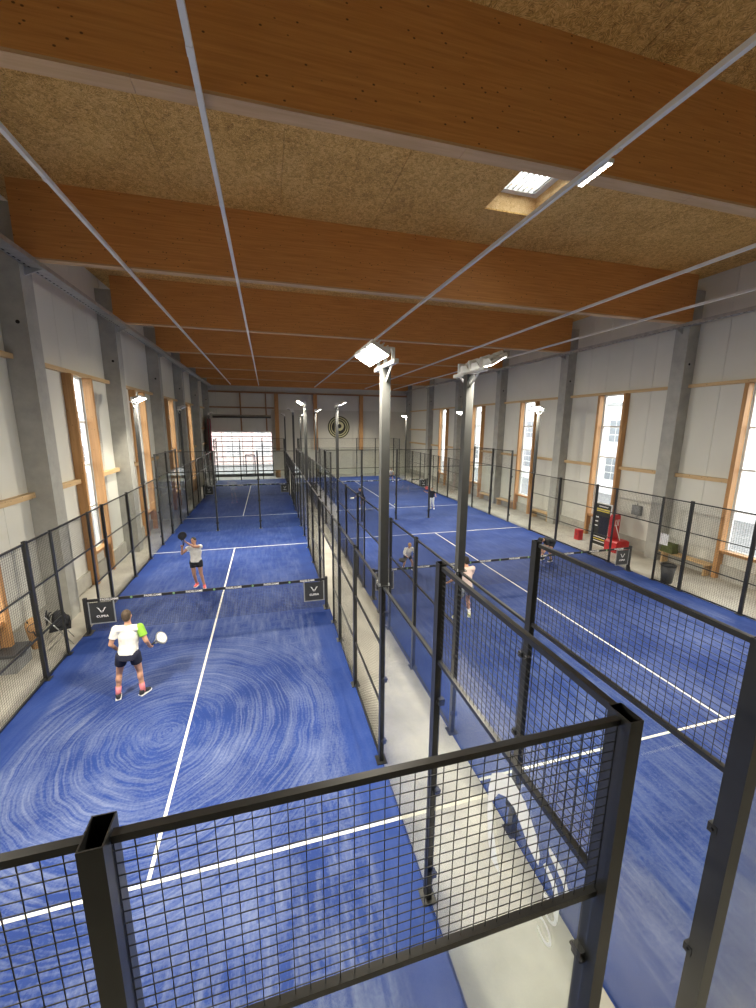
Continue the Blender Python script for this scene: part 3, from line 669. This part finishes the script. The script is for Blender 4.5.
# ------------------------------------------------------------------ people
def finish(mb, voxel, smooth_it=4):
    me = mb.mesh('tmp'); o = bpy.data.objects.new('tmp', me); COL.objects.link(o)
    r = o.modifiers.new('r', 'REMESH'); r.mode = 'VOXEL'; r.voxel_size = voxel; r.use_smooth_shade = True
    s = o.modifiers.new('s', 'SMOOTH'); s.factor = .5; s.iterations = smooth_it
    dg = bpy.context.evaluated_depsgraph_get(); out = bpy.data.meshes.new_from_object(o.evaluated_get(dg))
    bpy.data.objects.remove(o, do_unlink=True); return out
def person(label, loc, rz, sc, J, style, voxel=.011):
    """J: joints in a 1.75 m figure facing +y. style: material keys"""
    T = thing('person', label, 'person', loc, rz); T.scale = (sc, sc, sc)
    j = {k: Vector(v) for k, v in J.items()}
    pel = (j['hl']+j['hr'])/2; chest = j['chest']; neck = j['neck']; head = j['head']
    side = (j['sr']-j['sl']).normalized(); spine = (chest-pel).normalized()
    hf = Vector(J.get('look', (0, 1, 0))).normalized(); hz = (head-neck).normalized(); hx = hf.cross(hz).normalized(); hf = hz.cross(hx)
    HR = Matrix((hx, hf, hz)).transposed()
    def limb(m, a, b, r0, r1, k=1): m.tube(a, b, r0*k, r1*k, 12); m.ball(a, r0*k, n=12, m=8); m.ball(b, r1*k, n=12, m=8)
    b = MB()
    hw = (j['sr']-j['sl']).length/2
    b.tube(pel-spine*.10, pel+spine*.16, .155, .135, 16, True, side, .72); b.tube(pel+spine*.16, chest, .135, .165, 16, True, side, .68)
    mid = (j['sl']+j['sr'])/2; b.tube(chest, mid+spine*.02, .165, .12, 16, True, side, .62); b.ball(chest, .165, .115, .16, Matrix((side, spine.cross(side), spine)).transposed())
    b.tube(j['sl'], j['sr'], .06, .06, 12); b.tube(mid, neck, .075, .055, 12); b.tube(neck, head, .052, .05, 12)
    b.ball(head, .075, .095, .115, HR); b.ball(head+HR@Vector((0, .035, -.055)), .055, .06, .06, HR)
    b.tube(head+HR@Vector((0, .085, .02)), head+HR@Vector((0, .112, -.02)), .012, .017, 8)
    for s in (-1, 1): b.ball(head+HR@Vector((s*.077, -.01, -.005)), .012, .022, .032, HR, 8, 6)
    for q in 'lr':
        limb(b, j['s'+q], j['e'+q], .052, .041); limb(b, j['e'+q], j['w'+q], .040, .028)
        limb(b, j['h'+q], j['k'+q], .088, .056); limb(b, j['k'+q], j['a'+q], .055, .037)
        kd = (j['a'+q]-j['k'+q]); b.ball(j['k'+q]+kd*.28+Vector((0, -.018, 0)), .052, .055, .09)
        fd = (j['w'+q]-j['e'+q]).normalized(); pa = j['w'+q]; pb = pa+fd*.085
        sd = fd.cross(Vector((0, 0, 1)) if abs(fd.z) < .8 else Vector((0, 1, 0))).normalized(); nd = sd.cross(fd)
        b.tube(pa, pb, .030, .040, 10, True, sd, .5)
        for i, ln in enumerate((.062, .072, .068, .052)):
            r0 = pb+sd*(-.030+.020*i)-fd*.008; k1 = r0+fd*ln*.55+nd*.012; k2 = k1+fd*ln*.30+nd*.034
            b.tube(r0, k1, .0092, .0088, 7); b.tube(k1, k2, .0088, .0078, 7); b.ball(k2, .0078, n=7, m=5)
        t0 = pa+fd*.03-sd*.026; t1 = t0+fd*.035-sd*.024+nd*.012; t2 = t1+fd*.03+nd*.016
        b.tube(t0, t1, .011, .0100, 7); b.tube(t1, t2, .0100, .0085, 7); b.ball(t2, .0085, n=7, m=5)
    body = put('body', finish(b, voxel, 3), 'skin', T)
    for s in (-1, 1):
        MB().ball(head+HR@Vector((s*.03, .086, .012)), .012, .008, .008, HR, 8, 6).build('eye', 'eye', T, True)
        MB().obox(head+HR@Vector((s*.031, .091, .034)), .034, .008, .007, HR).build('eyebrow', style['hair'], T)
    MB().ball(head+HR@Vector((0, .092, -.055)), .022, .008, .007, HR, 10, 6).build('mouth', 'lip', T, True)
    h = MB(); h.ball(head+HR@Vector((0, -.018, .028)), .084, .094, .102, HR); h.ball(head+HR@Vector((0, -.045, -.01)), .076, .062, .09, HR)
    if style.get('bun'): h.ball(head+HR@Vector((0, -.12, .04)), .04, .05, .05, HR)
    hm = finish(h, .012, 2); put('hair', hm, style['hair'], T)
    if style.get('cap'):
        c = MB(); c.ball(head+HR@Vector((0, -.005, .05)), .09, .105, .085, HR); c.tube(head+HR@Vector((0, .06, .055)), head+HR@Vector((0, .17, .04)), .075, .055, 12, True, hx, .18)
        put('cap', finish(c, .012, 2), style['cap'], T)
    # shirt
    s_ = MB(); hem = pel+spine*.015
    s_.tube(hem, pel+spine*.18, .182, .160, 18, True, side, .74); s_.tube(pel+spine*.18, chest, .160, .185, 18, True, side, .70); s_.ball(chest, .182, .132, .17, Matrix((side, spine.cross(side), spine)).transposed())
    s_.tube(chest, mid+spine*.03, .185, .13, 18, True, side, .66); s_.tube(mid, mid+(neck-mid)*.62, .105, .07, 14, True, side, .85)
    s_.tube(j['sl']-spine*.01, j['sr']-spine*.01, .072, .072, 12)
    frac = style.get('sleeve', .62)
    for q in 'lr':
        a, e = j['s'+q], j['e'+q]
        if style.get('sleeve_'+q): 
            m = MB(); m.ball(a, .074); m.tube(a, a+(e-a)*frac, .072, .071, 14); put('sleeve', finish(m, voxel, 3), style['sleeve_'+q], T)
        else:
            s_.ball(a, .070); s_.tube(a, a+(e-a)*min(frac, 1), .070, .068, 14)
            if frac > 1: s_.ball(e, .055); s_.tube(e, e+(j['w'+q]-e)*(frac-1), .055, .043, 12)
    put('shirt', finish(s_, voxel, 3), style['shirt'], T)
    m = MB(); m.tube(pel-spine*.09, pel+spine*.04, .172, .166, 18, True, side, .78); fl_ = style.get('shortlen', .55)
    for q in 'lr':
        a, e = j['h'+q], j['k'+q]; m.ball(a, .106); m.tube(a, a+(e-a)*min(fl_, 1), .108, .098 if fl_ <= 1 else .07, 16)
        if fl_ > 1: m.ball(e, .07); m.tube(e, e+(j['a'+q]-e)*(fl_-1), .068, .05, 12)
    put('shorts' if fl_ <= 1 else 'leggings', finish(m, voxel, 3), style['shorts'], T)
    for q in 'lr':
        a = j['a'+q]; d = Vector(J.get('t'+q, (0, 1, 0))); d.z = 0; d.normalize(); up = Vector((0, 0, 1)); sx = d.cross(up)
        FR = Matrix((sx, d, up)).transposed()
        if style.get('socks'): MB().tube(a+(j['k'+q]-a)*.36, a-Vector((0, 0, .03)), .050, .045, 12).build('sock', style['socks'], T, True)
        g0 = Vector((a.x, a.y, a.z-.085))
        sh = MB(); sh.ball(g0+FR@Vector((0, -.03, .045)), .044, .055, .045, FR); sh.ball(g0+FR@Vector((0, .10, .035)), .047, .075, .035, FR); sh.ball(g0+FR@Vector((0, .04, .06)), .042, .07, .045, FR); sh.tube(g0+FR@Vector((0, -.02, .05)), g0+FR@Vector((0, -.025, .105)), .048, .046, 12)
        so = put('shoe', finish(sh, .010, 3), style['shoes'], T)
        sl = MB(); sl.prism([(-.045, -.07), (.045, -.07), (.05, .05), (.046, .14), (.02, .175), (-.02, .175), (-.046, .14), (-.05, .05)], .02, g0, sx, d); sl.build('sole', 'whiteprint', so)
    return T
def racket(label, hand, dirv, facen, mat, rim='black', sc=1.0):
    """padel racket: handle end in the hand, head along dirv, face normal facen"""
    d = Vector(dirv).normalized(); n = Vector(facen); n = (n-d*n.dot(d)).normalized(); u = d.cross(n)
    T = thing('padel_racket', label, 'racket', hand); T.scale = (sc, sc, sc)
    R = Matrix((u, d, n)).transposed(); T.rotation_euler = R.to_euler()
    o = []
    for i in range(28):
        t = 2*math.pi*i/28; x = .13*math.sin(t); y = .30-.135*math.cos(t)
        if y < .30: x *= 1-.35*((.30-y)/.135)**2
        o.append((x, y))
    o = o[::-1]
    MB().prism([(x*.93, .30+(y-.30)*.93) for x, y in o], .034, (0, 0, -.017), (1, 0, 0), (0, 1, 0)).build('face', mat, T)
    r = MB(); k = len(o)
    for i in range(k):
        a, b_ = o[i], o[(i+1) % k]; r.tube((a[0], a[1], 0), (b_[0], b_[1], 0), .019, n=8, cap=False)
    r.build('rim', rim, T, True)
    hl = MB()
    for z in (-.018, .018):
        for ix in range(-2, 3):
            for iy in range(-2, 3):
                if ix*ix+iy*iy < 7: hl.tube((ix*.028, .31+iy*.028, z-.0012), (ix*.028, .31+iy*.028, z+.0012), .0065, n=8)
    hl.build('holes', 'dkgrey', T)
    MB().tube((0, -.06, 0), (0, .09, 0), .017, n=10).build('grip', 'black', T, True)
    MB().tube((-.02, .08, 0), (-.05, .19, 0), .013, n=8).tube((.02, .08, 0), (.05, .19, 0), .013, n=8).build('throat', rim, T, True)
    return T
def wpos(loc, rz, sc, p):
    v = Matrix.Rotation(rz, 3, 'Z')@(Vector(p)*sc); return Vector(loc)+v
# near player in white, seen from behind, knees a little bent
J1 = dict(hl=(-.065, -.04, .90), hr=(.145, -.04, .90), kl=(-.17, .04, .50), kr=(.17, .05, .50), al=(-.21, -.03, .092), ar=(.21, -.01, .092), tl=(-.25, 1, 0), tr=(.75, 1, 0),
          chest=(.07, .03, 1.24), sl=(-.13, .02, 1.41), sr=(.27, .02, 1.40), neck=(.07, .05, 1.50), head=(.06, .07, 1.63), look=(0, 1, -.15),
          el=(-.23, -.02, 1.13), wl=(-.19, .14, .93), er=(.37, -.04, 1.13), wr=(.37, .14, .93))
L1 = (1.85, 7.0, 0); S1 = 1.035
person('player in white shirt with one lime sleeve, navy shorts and pink socks', L1, 0, S1, J1, dict(hair='hairbrown', shirt='shirt', sleeve_r='lime', shorts='navy', socks='pink', shoes='shoe', shortlen=.5), .0095)
hr = wpos(L1, 0, S1, Vector(J1['wr'])+Vector((.01, .075, -.02)))
racket('white padel racket held by the player with pink socks', hr, (.34, .75, -.04), (.6, -.55, .55), 'whiteprint', 'grey', .95)
# player beyond the net reaching up with a black racket
J2 = dict(hl=(-.10, 0, .90), hr=(.10, 0, .90), kl=(-.13, .05, .50), kr=(.08, .06, .49), al=(-.20, .03, .092), ar=(.06, -.16, .092), tl=(-.2, 1, 0), tr=(.3, 1, 0),
          chest=(-.01, -.02, 1.24), sl=(-.17, 0, 1.42), sr=(.19, .05, 1.41), neck=(.01, .0, 1.50), head=(.03, -.01, 1.62), look=(.35, .8, .6),
          el=(-.02, .26, 1.50), wl=(.14, .40, 1.68), er=(.36, .20, 1.28), wr=(.31, .33, 1.52))
L2 = (2.26, 12.5, 0)
person('player in white top and black shorts reaching up with both arms', L2, math.pi, 1.0, J2, dict(hair='hair', shirt='shirt', shorts='blackcloth', shoes='coral', shortlen=.42, sleeve=.3, bun=True), .0095)
racket('black padel racket raised by the player in coral shoes', wpos(L2, math.pi, 1.0, (.25, .42, 1.66)), (-.02, -.1, 1), (.5, -1, .2), 'black', 'black', .9)
# ready stance, child in white
J3 = dict(hl=(-.11, -.12, .78), hr=(.11, -.12, .78), kl=(-.22, .08, .44), kr=(.22, .08, .44), al=(-.27, -.02, .092), ar=(.27, -.02, .092),
          chest=(0, .06, 1.10), sl=(-.19, .10, 1.25), sr=(.19, .10, 1.25), neck=(0, .16, 1.34), head=(0, .20, 1.46), look=(0, 1, -.1),
          el=(-.30, .2, 1.02), wl=(-.16, .42, .92), er=(.30, .2, 1.02), wr=(.2, .42, .90))
L3 = (9.62, 12.35, 0)
person('small child in white shirt crouching in ready stance behind the net', L3, math.pi, .70, J3, dict(hair='hairbrown', shirt='shirt', shorts='navy', shoes='shoe', socks='whiteprint', cap='tan', sleeve=1.6), .013)
racket('dark padel racket held low by the small crouching child', wpos(L3, math.pi, .70, (.2, .5, .88)), (-.8, -.35, -.1), (0, -.3, 1), 'black', 'black', .9)
# adult in pale pink seen from behind
J4 = dict(J1); J4.update(el=(-.30, .05, 1.16), wl=(-.38, .22, 1.02), er=(.26, .10, 1.14), wr=(.12, .30, 1.10))
L4 = (9.86, 8.35, 0)
person('player in pale pink shirt beside the floodlight pole, back to the camera', L4, .15, 1.03, J4, dict(hair='hair', shirt='pinkshirt', shorts='grey', socks='whiteprint', shoes='paleshoe'), .0115)
racket('white padel racket held low by the player in pale pink', wpos(L4, .15, 1.03, (-.41, .30, .98)), (-.3, .25, -.8), (0, -1, 0), 'whiteprint', 'grey')
# players on the court below the logo
J5 = dict(J1); J5.update(chest=(0, .13, 1.20), sl=(-.18, .18, 1.36), sr=(.18, .18, 1.36), neck=(0, .24, 1.44), head=(0, .30, 1.55), el=(-.24, .34, 1.14), wl=(-.10, .52, 1.05), er=(.24, .34, 1.14), wr=(.14, .55, 1.04))
L5 = (10.5, 23.5, 0)
person('teenager in navy shirt leaning forward beyond the dividing glass', L5, 2.0, .88, J5, dict(hair='hair', shirt='navy', shorts='blackcloth', shoes='whiteprint', socks='whiteprint'), .013)
racket('padel racket in the hands of the navy-shirted teenager', wpos(L5, 2.0, .88, (.1, .62, 1.0)), (-.7, -.5, -.1), (0, 0, 1), 'whiteprint', 'grey')
J6 = dict(J2); J6.update(el=(-.3, .1, 1.2), wl=(-.35, .3, 1.1), er=(.35, .15, 1.32), wr=(.55, .2, 1.42), look=(0, 1, 0), head=(.0, .02, 1.63), neck=(0, .0, 1.5))
L6 = (14.95, 22.7, 0)
person('child in black top and white leggings with one arm out', L6, 2.6, .82, J6, dict(hair='hairbrown', shirt='blackcloth', shorts='whiteprint', shoes='whiteprint', shortlen=1.75, bun=True), .013)
racket('padel racket held out by the child in white leggings', wpos(L6, 2.6, .82, (.62, .22, 1.47)), (.6, .1, .6), (0, -1, .2), 'coral', 'black', .9)
J7 = dict(J3)
person('distant player in white shirt crouching beyond the far net', (16.1, 35.6, 0), math.pi, .85, J7, dict(hair='hair', shirt='shirt', shorts='blackcloth', shoes='whiteprint'), .014)
# person stooping behind the double court net
J8 = dict(hl=(-.10, -.20, .78), hr=(.10, -.20, .78), kl=(-.14, .06, .46), kr=(.16, .10, .46), al=(-.15, -.06, .092), ar=(.17, -.02, .092),
          chest=(0, .14, .88), sl=(-.18, .30, .92), sr=(.18, .30, .92), neck=(0, .38, .93), head=(0, .50, .94), look=(0, .5, -.8),
          el=(-.24, .40, .66), wl=(-.16, .52, .45), er=(.24, .40, .66), wr=(.16, .54, .44))
person('person in black stooping low behind the net by the corner post', (15.5, 12.0, 0), 1.9, 1.0, J8, dict(hair='hair', shirt='blackcloth', shorts='blackcloth', shoes='shoe'), .013)
for (x, y, l) in ((13.0, 24.6, 'yellow ball lying on the court below the logo'),):
    tag(MB().ball((0, 0, 0), .033, n=12, m=8).build('tennis_ball', 'ball', None, True), l, 'ball').location = (x, y, .033)
# ------------------------------------------------------------------ things along the walls
# folding chair and bags
ch = thing('folding_chair', 'dark folding chair with metal legs in front of the concrete column', 'chair', (-.42, 9.65, -.012), -1.2)
MB().box(-.22, .22, -.21, .21, .43, .465).build('seat', 'blackcloth', ch); MB().box(-.2, .2, -.245, -.22, .62, .86).build('backrest', 'blackcloth', ch)
for s in (-1, 1):
    MB().tube((s*.22, -.25, .86), (s*.22, .22, .0), .012, n=8).build('leg', 'steel', ch, True); MB().tube((s*.2, .2, .43), (s*.2, -.27, .0), .012, n=8).build('leg', 'steel', ch, True)
bp_ = thing('backpack', 'black backpack slumped on the folding chair', 'bag', (-.42, 9.65, .455), -1.0)
m = MB(); m.ball((0, 0, .2), .2, .15, .21); m.ball((0, .02, .1), .23, .18, .12); m.ball((.03, .12, .15), .13, .08, .12); put('bag_body', finish(m, .016, 3), 'blackcloth', bp_)
for s in (-1, 1):
    st = MB()
    for i in range(6):
        t0, t1 = i/6*math.pi, (i+1)/6*math.pi; st.tube((s*.08, -.12-.08*math.sin(t0), .1+.28*(1-math.cos(t0))/2), (s*.08, -.12-.08*math.sin(t1), .1+.28*(1-math.cos(t1))/2), .016, n=6)
    st.build('strap', 'black', bp_, True)
MB().box(-.09, .09, .185, .20, .10, .2).build('pocket', 'dkgrey', bp_); MB().tube((-.05, 0, .41), (.05, 0, .41), .012, n=8).build('handle', 'black', bp_)
rb = thing('racket_bag', 'tan racket bag leaning by the black backpack', 'bag', (-.74, 9.2, -.012), .5)
m = MB(); m.ball((0, 0, .75), .16, .1, .2); m.tube((0, 0, .7), (0, .12, .12), .15, .09, 14, True, (1, 0, 0), .6); put('bag_body', finish(m, .016, 3), 'tan', rb)
MB().ring(.10, .115, .01, (0, -.1, .72), (1, 0, 0), (0, 0, 1), 20).build('zip', 'dkgrey', rb); MB().tube((-.1, -.05, .9), (.02, -.08, .5), .014, n=6).build('strap', 'black', rb)
cr = thing('plastic_crate', 'grey lidded plastic crate on the floor by the tan racket bag', 'crate', (-.98, 8.75, -.012))
MB().box(-.2, .2, -.3, .3, .0, .38).build('tub', 'grey', cr); MB().box(-.22, .22, -.32, .32, .381, .44).build('lid', 'dkgrey', cr); MB().box(.2, .215, -.1, .1, .28, .33).build('handle', 'dkgrey', cr)
# red display stand
rd = thing('display_stand', 'tall red display stand with white lettering beside the black poster', 'display stand', (19.45, 12.45, -.012), math.radians(8))
MB().prism([(-.42, 0), (.42, 0), (.42, .42), (.36, .46), (.3, .46), (.3, .5), (-.36, .5), (-.42, .44)], .55, (0, .25, 0), (1, 0, 0), (0, 0, 1)).build('base', 'red', rd)
MB().prism([(-.30, .5), (.22, .5), (.24, 1.5), (.18, 1.6), (-.22, 1.6), (-.28, 1.5)], .14, (0, .24, 0), (1, 0, 0), (0, 0, 1)).build('back_panel', 'red', rd)
for x in (-.10, .02, .1): MB().prism([(x, 1.1), (x+.03, 1.1), (x+.07, 1.38), (x+.03, 1.38)], .004, (0, .098, 0), (1, 0, 0), (0, 0, 1)).build('lettering', 'whiteprint', rd)
MB().box(-.3, .3, -.305, -.301, .1, .2).build('lettering', 'whiteprint', rd)
MB().tube((-.25, -.05, 1.2), (.0, -.15, .502), .016, n=8).build('rod', 'white', rd)
# poster board
po = thing('poster_board', 'black poster board with yellow heading in a white frame', 'poster', (19.25, 13.2, -.012), math.radians(-90))
Rl = Matrix.Rotation(math.radians(-2), 3, 'X')
def pl(nm, mat, x0, x1, z0, z1, y0, y1): 
    c = Rl@Vector(((x0+x1)/2, (y0+y1)/2, (z0+z1)/2)); return MB().obox(c, x1-x0, y1-y0, z1-z0, Rl).build(nm, mat, po)
pl('board', 'logo_black', -.42, .42, .05, 1.95, -.015, .015)
for a in ((-.47, -.42, 0, 2.0), (.42, .47, 0, 2.0), (-.42, .42, 0, .05), (-.42, .42, 1.95, 2.0)): pl('frame', 'white', a[0], a[1], a[2], a[3], -.02, .02)
pl('heading', 'whiteprint', -.25, .25, 1.82, 1.86, -.018, -.0155); pl('heading', 'yellow', -.36, .36, 1.60, 1.74, -.018, -.0155)
pl('picture', 'navy', -.12, .36, .55, 1.4, -.018, -.0155)
for z in (1.3, 1.1, .9): pl('text_line', 'whiteprint', -.36, -.2, z, z+.05, -.018, -.0155)
for z in (.2, .3, .4): pl('text_line', 'yellow' if z == .3 else 'whiteprint', -.36, .3, z, z+.04, -.018, -.0155)
fx = thing('extinguisher_box', 'small red box on the walkway floor next to the poster board', 'box', (19.15, 14.35, -.012))
MB().box(-.12, .12, -.15, .15, 0, .5).build('box_body', 'red', fx); MB().box(-.135, -.12, -.12, .12, .05, .45).build('box_door', 'red', fx); MB().box(-.15, -.135, -.03, .03, .24, .3).build('latch', 'black', fx)
eb = thing('switch_box', 'grey electrical switch box mounted on the white wall panel', 'switch box', (XR, 12.5, 1.55))
MB().box(-.16, 0, -.2, .2, 0, .42).build('housing', 'grey', eb); MB().box(-.175, -.16, -.17, .17, .03, .39).build('cover', 'grey', eb); MB().tube((-.08, 0, .42), (-.08, 0, .52), .02, n=8).build('conduit', 'grey', eb); MB().tube((-.08, -.05, -.12), (-.08, -.05, 0), .02, n=8).build('conduit', 'grey', eb)
# benches under the right wall
def bench(y0, y1, label):
    b = thing('wall_bench', label, 'bench', (20.2, (y0+y1)/2, -.012)); h = (y1-y0)/2
    MB().box(-.2, .2, -h, h, .42, .47).build('seat_plank', 'rail', b)
    for s in (-1, 1): MB().box(-.16, .16, s*(h-.12)-.03, s*(h-.12)+.03, 0, .42).build('leg', 'rail', b)
bench(9.02, 10.9, 'pale wooden bench under the olive box'); bench(17.75, 19.3, 'pale wooden bench between column and window, past the red extinguisher box')
bench(24.0, 25.6, 'pale wooden bench beside the window next to the dividing glass'); bench(21.6, 23.2, 'pale wooden bench by the concrete column beyond the lit window-side pole')
gb = thing('canvas_box', 'olive green canvas box on the wooden bench', 'box', (20.1, 10.55, .459))
MB().prism([(-.26, 0), (.26, 0), (.2, .34), (-.2, .34)], .32, (-.16, 0, 0), (0, 1, 0), (0, 0, 1)).build('box_body', 'olive', gb); MB().box(-.17, .17, -.21, .21, .34, .37).build('lid', 'olive', gb)
tb = thing('litter_bin', 'dark grey tapered litter bin outside the double court fence', 'bin', (18.15, 9.0, -.012))
MB().tube((0, 0, 0), (0, 0, .62), .17, .225, 24, True).build('bin_body', 'dkgrey', tb, True); MB().ring(.215, .245, .035, (0, 0, .62), (1, 0, 0), (0, 1, 0), 24).build('bin_rim', 'black', tb); MB().ring(.0001, .214, .004, (0, 0, .622), (1, 0, 0), (0, 1, 0), 24).build('bin_liner', 'hollow', tb)
pn = thing('paper_notice', 'white paper notice fixed to the double court fence above the bin', 'notice', (B1+.025, 9.1, 1.36))
MB().box(0, .003, -.15, .15, 0, .40).build('sheet', 'paper', pn); MB().box(-.004, 0, -.1, -.08, .36, .4).build('clip', 'black', pn); MB().box(-.004, 0, .08, .1, .36, .4).build('clip', 'black', pn)
# maroon curtain
cu = thing('maroon_curtain', 'maroon curtain hanging beside the roller door', 'curtain', (-.80, 42.0, 1.9))
m = MB(); n = 40; pts = []
for i in range(n+1):
    y = -1.2+1.85*i/n; pts.append((.05+.05*math.sin(i*1.1), y))
vs = [(x, y, 0) for x, y in pts]+[(x, y, 4.0) for x, y in pts]+[(x+.012, y, 0) for x, y in pts]+[(x+.012, y, 4.0) for x, y in pts]
k = n+1; fs = []
for i in range(n): fs += [(i, i+1, k+i+1, k+i), (2*k+i+1, 2*k+i, 3*k+i, 3*k+i+1), (k+i, k+i+1, 3*k+i+1, 3*k+i), (i+1, i, 2*k+i, 2*k+i+1)]
m.add(vs, fs); m.build('cloth', 'maroon', cu, True); MB().tube((.05, -1.3, 4.03), (.05, .75, 4.03), .025, n=10).build('curtain_rod', 'steel', cu); MB().box(-.3, .05, -.8, -.76, 4.02, 4.05).box(-.3, .05, .2, .24, 4.02, 4.05).build('rod_bracket', 'steel', cu)
ob = thing('barrel', 'small orange barrel in the corner beside the roller door', 'barrel', (5.65, 41.6, -.012))
MB().tube((0, 0, 0), (0, 0, .75), .25, .25, 20).build('drum', 'tan', ob, True); MB().ring(.24, .262, .03, (0, 0, .35), (1, 0, 0), (0, 1, 0), 20).build('hoop', 'dkgrey', ob)
# ------------------------------------------------------------------ outside
og = MB().box(-60, 90, -40, 100, -.5, -.32).build('ground_outside', 'asphalt'); tag(og, 'grey asphalt yard outside the hall', None, None, 'structure')
def building(label, x0, x1, y0, y1, h, mat, face, gl='darkglass'):
    b = thing('building', label, 'building', ((x0+x1)/2, (y0+y1)/2, -.32)); ax, ay = (x1-x0)/2, (y1-y0)/2
    MB().box(-ax, ax, -ay, ay, 0, h).build('wall', mat, b); MB().box(-ax-.15, ax+.15, -ay-.15, ay+.15, h, h+.25).build('roof', 'grey', b)
    L_ = ay if face in '+-' else ax
    n = int(2*L_/4)
    for i in range(n):
        c = -L_+2+i*4
        for z in (1.2, 4.4):
            if z+2 > h: continue
            def bb(nm, mt, a, e, z0, z1, d0, d1, par):
                if face == '-': return MB().box(-ax-d1, -ax-d0, a, e, z0, z1).build(nm, mt, par)
                if face == '+': return MB().box(ax+d0, ax+d1, a, e, z0, z1).build(nm, mt, par)
                return MB().box(a, e, -ay-d1, -ay-d0, z0, z1).build(nm, mt, par)
            f = bb('window', 'white', c-1.1, c+1.1, z, z+2, 0, .05, b)
            for p in range(3):
                for q in range(3): bb('pane', gl, c-1.0+p*.68, c-.38+p*.68, z+.1+q*.62, z+.66+q*.62, .05, .07, f)
building('white rendered building with gridded windows across the yard', 33, 40, 4, 70, 7.5, 'facade', '-')
building('pale reddish building seen through the roller door', -14, 16, 60, 68, 7.2, 'facade_pink', 'y', 'paleglass')
building('white rendered building outside the wall of the single courts', -24, -16, 2, 60, 6.8, 'facade', '+')
